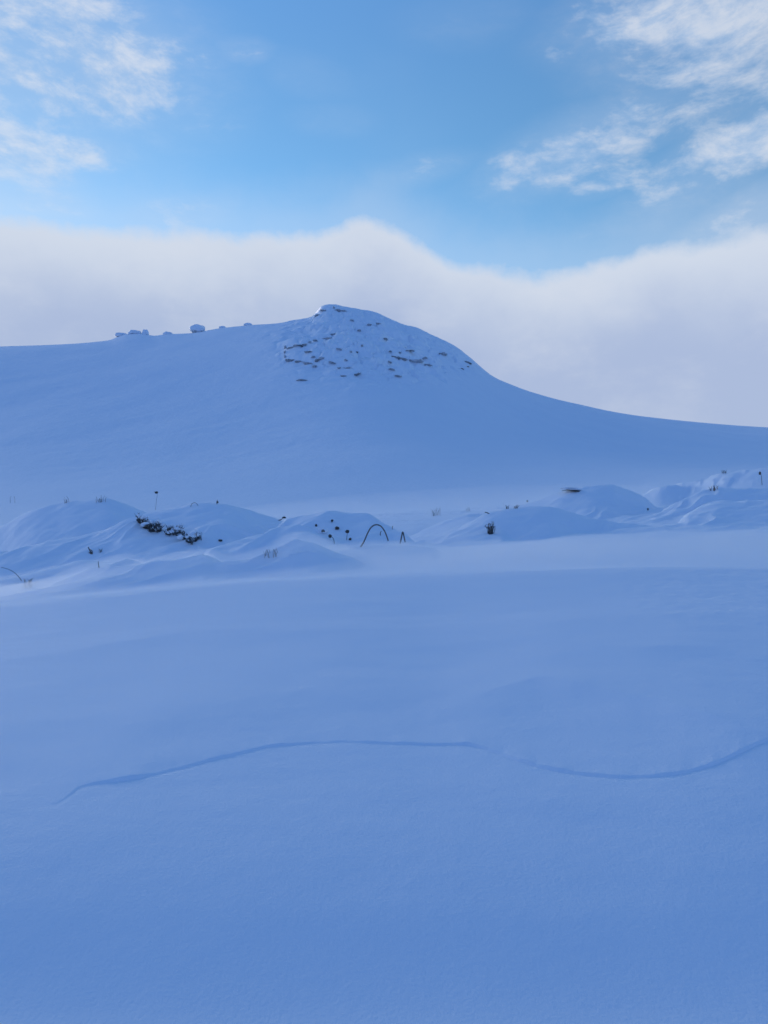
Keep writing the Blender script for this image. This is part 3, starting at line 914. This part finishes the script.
# -- the cloud bank over the hill: top edge as a curve of azimuth
bank = [(-900, 300), (-300, 240), (-60, 220), (0, 219), (60, 221), (110, 224), (160, 226), (200, 229), (240, 232), (270, 229), (310, 225), (345, 219), (368, 212.5), (385, 217), (400, 226),
        (425, 239), (465, 256), (510, 263), (560, 262), (610, 256), (650, 245), (700, 236), (740, 231), (790, 226), (1000, 240), (1700, 320)]
fc = nt.nodes.new('ShaderNodeFloatCurve'); cv = fc.mapping.curves[0]
A0, A1 = -1.6, 1.6
pts = [((math.atan((p - 384) / F) - A0) / (A1 - A0), ((HOR - r_) / F) * math.cos(math.atan((p - 384) / F))) for p, r_ in bank]
cv.points[0].location = (0, .22); cv.points[1].location = (1, .18)
for p in pts: cv.points.new(*p)
for p in cv.points: p.handle_type = 'AUTO'
fc.mapping.update()
L(math_('DIVIDE', math_('SUBTRACT', azn, A0), A1 - A0, clamp=True), fc.inputs['Value'])
edge = fc.outputs[0]
n_big = wnoise(ang, 5.0, 7, .55); n_fine = wnoise(ang, 16.0, 6, .6)
wob = math_('ADD', math_('MULTIPLY', math_('SUBTRACT', n_big, .5), .06), math_('MULTIPLY', math_('SUBTRACT', n_fine, .5), .04))
dist = math_('ADD', math_('SUBTRACT', edge, T), wob)             # >0 inside the bank
bankm = math_('MAXIMUM', smooth(dist, -.014, .024), math_('MULTIPLY', smooth(dist, -.09, .01), .30))
bankm = math_('MULTIPLY', bankm, smooth(dy, -.25, .25))

# -- torn high cloud, upper left and upper right
warp = nt.nodes.new('ShaderNodeVectorMath'); warp.operation = 'ADD'
nw = nt.nodes.new('ShaderNodeTexNoise'); L(ang, nw.inputs['Vector']); nw.inputs['Scale'].default_value = 4.0; nw.inputs['Detail'].default_value = 3
sc_ = nt.nodes.new('ShaderNodeVectorMath'); sc_.operation = 'SCALE'; L(nw.outputs['Color'], sc_.inputs[0]); sc_.inputs['Scale'].default_value = .09
L(ang, warp.inputs[0]); L(sc_.outputs[0], warp.inputs[1])
mp = nt.nodes.new('ShaderNodeMapping'); L(warp.outputs[0], mp.inputs['Vector'])
mp.inputs['Rotation'].default_value = (0, 0, R(-16)); mp.inputs['Scale'].default_value = (1.0, 1.75, 1)
wisp = wnoise(mp.outputs[0], 7.0, 9, .57)
wisp2 = wnoise(mp.outputs[0], 22.0, 7, .65)
w_all = math_('ADD', math_('MULTIPLY', wisp, .72), math_('MULTIPLY', wisp2, .28))


def region(px, row, rx, ry, rot=0.0):
    """soft patch of sky around a direction, radii in the same angular units"""
    a = math.atan((px - 384) / F); t = ((HOR - row) / F) * math.cos(a)
    m = nt.nodes.new('ShaderNodeMapping'); m.vector_type = 'TEXTURE'
    m.inputs['Location'].default_value = (a, t, 0); m.inputs['Rotation'].default_value = (0, 0, R(rot))
    m.inputs['Scale'].default_value = (1.3 * rx / F, 1.3 * ry / F, 1)
    L(ang, m.inputs['Vector'])
    ln = nt.nodes.new('ShaderNodeVectorMath'); ln.operation = 'LENGTH'; L(m.outputs[0], ln.inputs[0])
    return smooth(ln.outputs['Value'], 1.0, 0.2)


regs = [(10, 25, 200, 110, -4, 1.0), (85, 45, 130, 60, 8, .95), (150, 90, 80, 28, 10, .6), (5, 145, 70, 40, 0, .7), (85, 148, 60, 24, 5, .65), (240, 50, 40, 18, 0, .45), (300, 75, 50, 25, -10, .25),
        (590, 140, 130, 42, 20, .85), (660, 118, 60, 36, 20, .5), (430, 168, 60, 18, 8, .3), (700, 15, 150, 55, -4, .9), (720, 85, 140, 70, -20, .62), (735, 150, 110, 42, 22, .85),
        (610, 180, 60, 18, 5, .5), (760, 205, 80, 30, 25, .8), (775, 60, 110, 110, 0, .62), (650, 60, 90, 60, -20, .6), (640, 220, 70, 16, 5, .25), (330, 120, 50, 18, 0, .2), (180, 215, 60, 20, 10, .3), (40, 200, 60, 18, 0, .3), (470, 20, 80, 30, 0, .2),
        (-350, 60, 260, 160, 0, .7), (1150, 60, 260, 170, 0, .6)]
tot = None
for (px_, rw_, rx_, ry_, ro_, s_) in regs:
    r_ = math_('MULTIPLY', region(px_, rw_, rx_, ry_, ro_), s_)
    tot = r_ if tot is None else math_('MAXIMUM', tot, r_)
# the more a patch carries, the lower the threshold its wisps have to pass
thr = math_('SUBTRACT', .57, math_('MULTIPLY', tot, .36))
cir = math_('MULTIPLY', math_('SUBTRACT', w_all, thr), 2.7)
cir = smooth(cir, 0.0, 1.0)
cir = math_('MULTIPLY', cir, smooth(tot, 0.0, .25))
cir = math_('MAXIMUM', math_('MULTIPLY', cir, .77), math_('MULTIPLY', tot, .34))
veil = math_('MULTIPLY', smooth(wnoise(ang, 3.0, 4, .5), .45, .85), math_('MULTIPLY', smooth(dy, .1, .6), .10))

hs_ = nt.nodes.new('ShaderNodeMix'); hs_.data_type = 'RGBA'; hs_.blend_type = 'MULTIPLY'; hs_.inputs['Factor'].default_value = 1.0
L(sky.outputs[0], hs_.inputs['A']); L(mixc(smooth(T, .45, 1.3), SKY_TINT, ZEN_TINT), hs_.inputs['B'])
lv = math_('MULTIPLY', smooth(azn, -.15, -.6), math_('MULTIPLY', smooth(T, .8, .4), .25)); veil = math_('ADD', veil, lv)
base = mixc(veil, hs_.outputs['Result'], cc((190, 210, 235)))
c_wisp = mixc(smooth(math_('ADD', math_('MULTIPLY', w_all, .5), math_('MULTIPLY', wisp2, .5)), .40, .64), cc((178, 202, 233)), cc((221, 227, 238)))
base = mixc(cir, base, c_wisp)
# bank: whiter along its lit top and to the left, greyer below
n_soft = wnoise(ang, 3.2, 4, .5)
depth = smooth(math_('ADD', dist, math_('MULTIPLY', math_('SUBTRACT', n_soft, .5), .13)), .0, .15)
bank_c = mixc(depth, cc((208, 218, 234)), cc((172, 188, 220)))
bank_c = mixc(math_('MULTIPLY', smooth(wnoise(vec(azn, math_('MULTIPLY', T, 1.6)), 6.0, 6, .6), .45, .75), .35), bank_c, cc((214, 221, 234)))
low = smooth(T, .24, .10)
bank_c = mixc(math_('MULTIPLY', low, .6), bank_c, cc((172, 188, 219)))
colr = mixc(bankm, base, bank_c)
# unseen low sky behind the photographer, an added blue fill that shapes snow contrast
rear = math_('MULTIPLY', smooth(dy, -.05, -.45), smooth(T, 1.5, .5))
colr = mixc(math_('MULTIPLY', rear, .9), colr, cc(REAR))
# added glow out of view on the left, brightens snow flats and crests
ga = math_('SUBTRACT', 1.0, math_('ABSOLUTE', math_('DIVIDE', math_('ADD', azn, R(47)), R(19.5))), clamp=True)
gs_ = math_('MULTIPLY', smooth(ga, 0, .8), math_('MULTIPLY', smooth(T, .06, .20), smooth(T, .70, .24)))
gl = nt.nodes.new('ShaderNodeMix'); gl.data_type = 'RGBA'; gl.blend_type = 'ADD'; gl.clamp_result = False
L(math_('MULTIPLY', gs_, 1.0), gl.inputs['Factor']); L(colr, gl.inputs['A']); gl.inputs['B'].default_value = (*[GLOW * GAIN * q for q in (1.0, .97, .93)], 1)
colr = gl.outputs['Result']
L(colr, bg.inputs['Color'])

# ------------------------------------------------------------------ camera and view
cam = bpy.data.cameras.new('camera'); co = bpy.data.objects.new('camera', cam); COL.objects.link(co)
co.location = (0, 0, EYE); co.rotation_euler = (R(90), 0, 0)
cam.sensor_fit = 'VERTICAL'; cam.sensor_height = 36.0; cam.lens = 36.0 * F / H
cam.shift_y = -(H / 2 - HOR) / H
cam.clip_start = .05; cam.clip_end = 12000
scene.camera = co
vs = scene.view_settings
vs.view_transform = 'Standard'; vs.look = 'None'; vs.exposure = EXPO; vs.gamma = 1.0
scene.render.resolution_x, scene.render.resolution_y = W, H
scene.cycles.max_bounces = 6; scene.cycles.diffuse_bounces = 3; scene.cycles.volume_bounces = 2
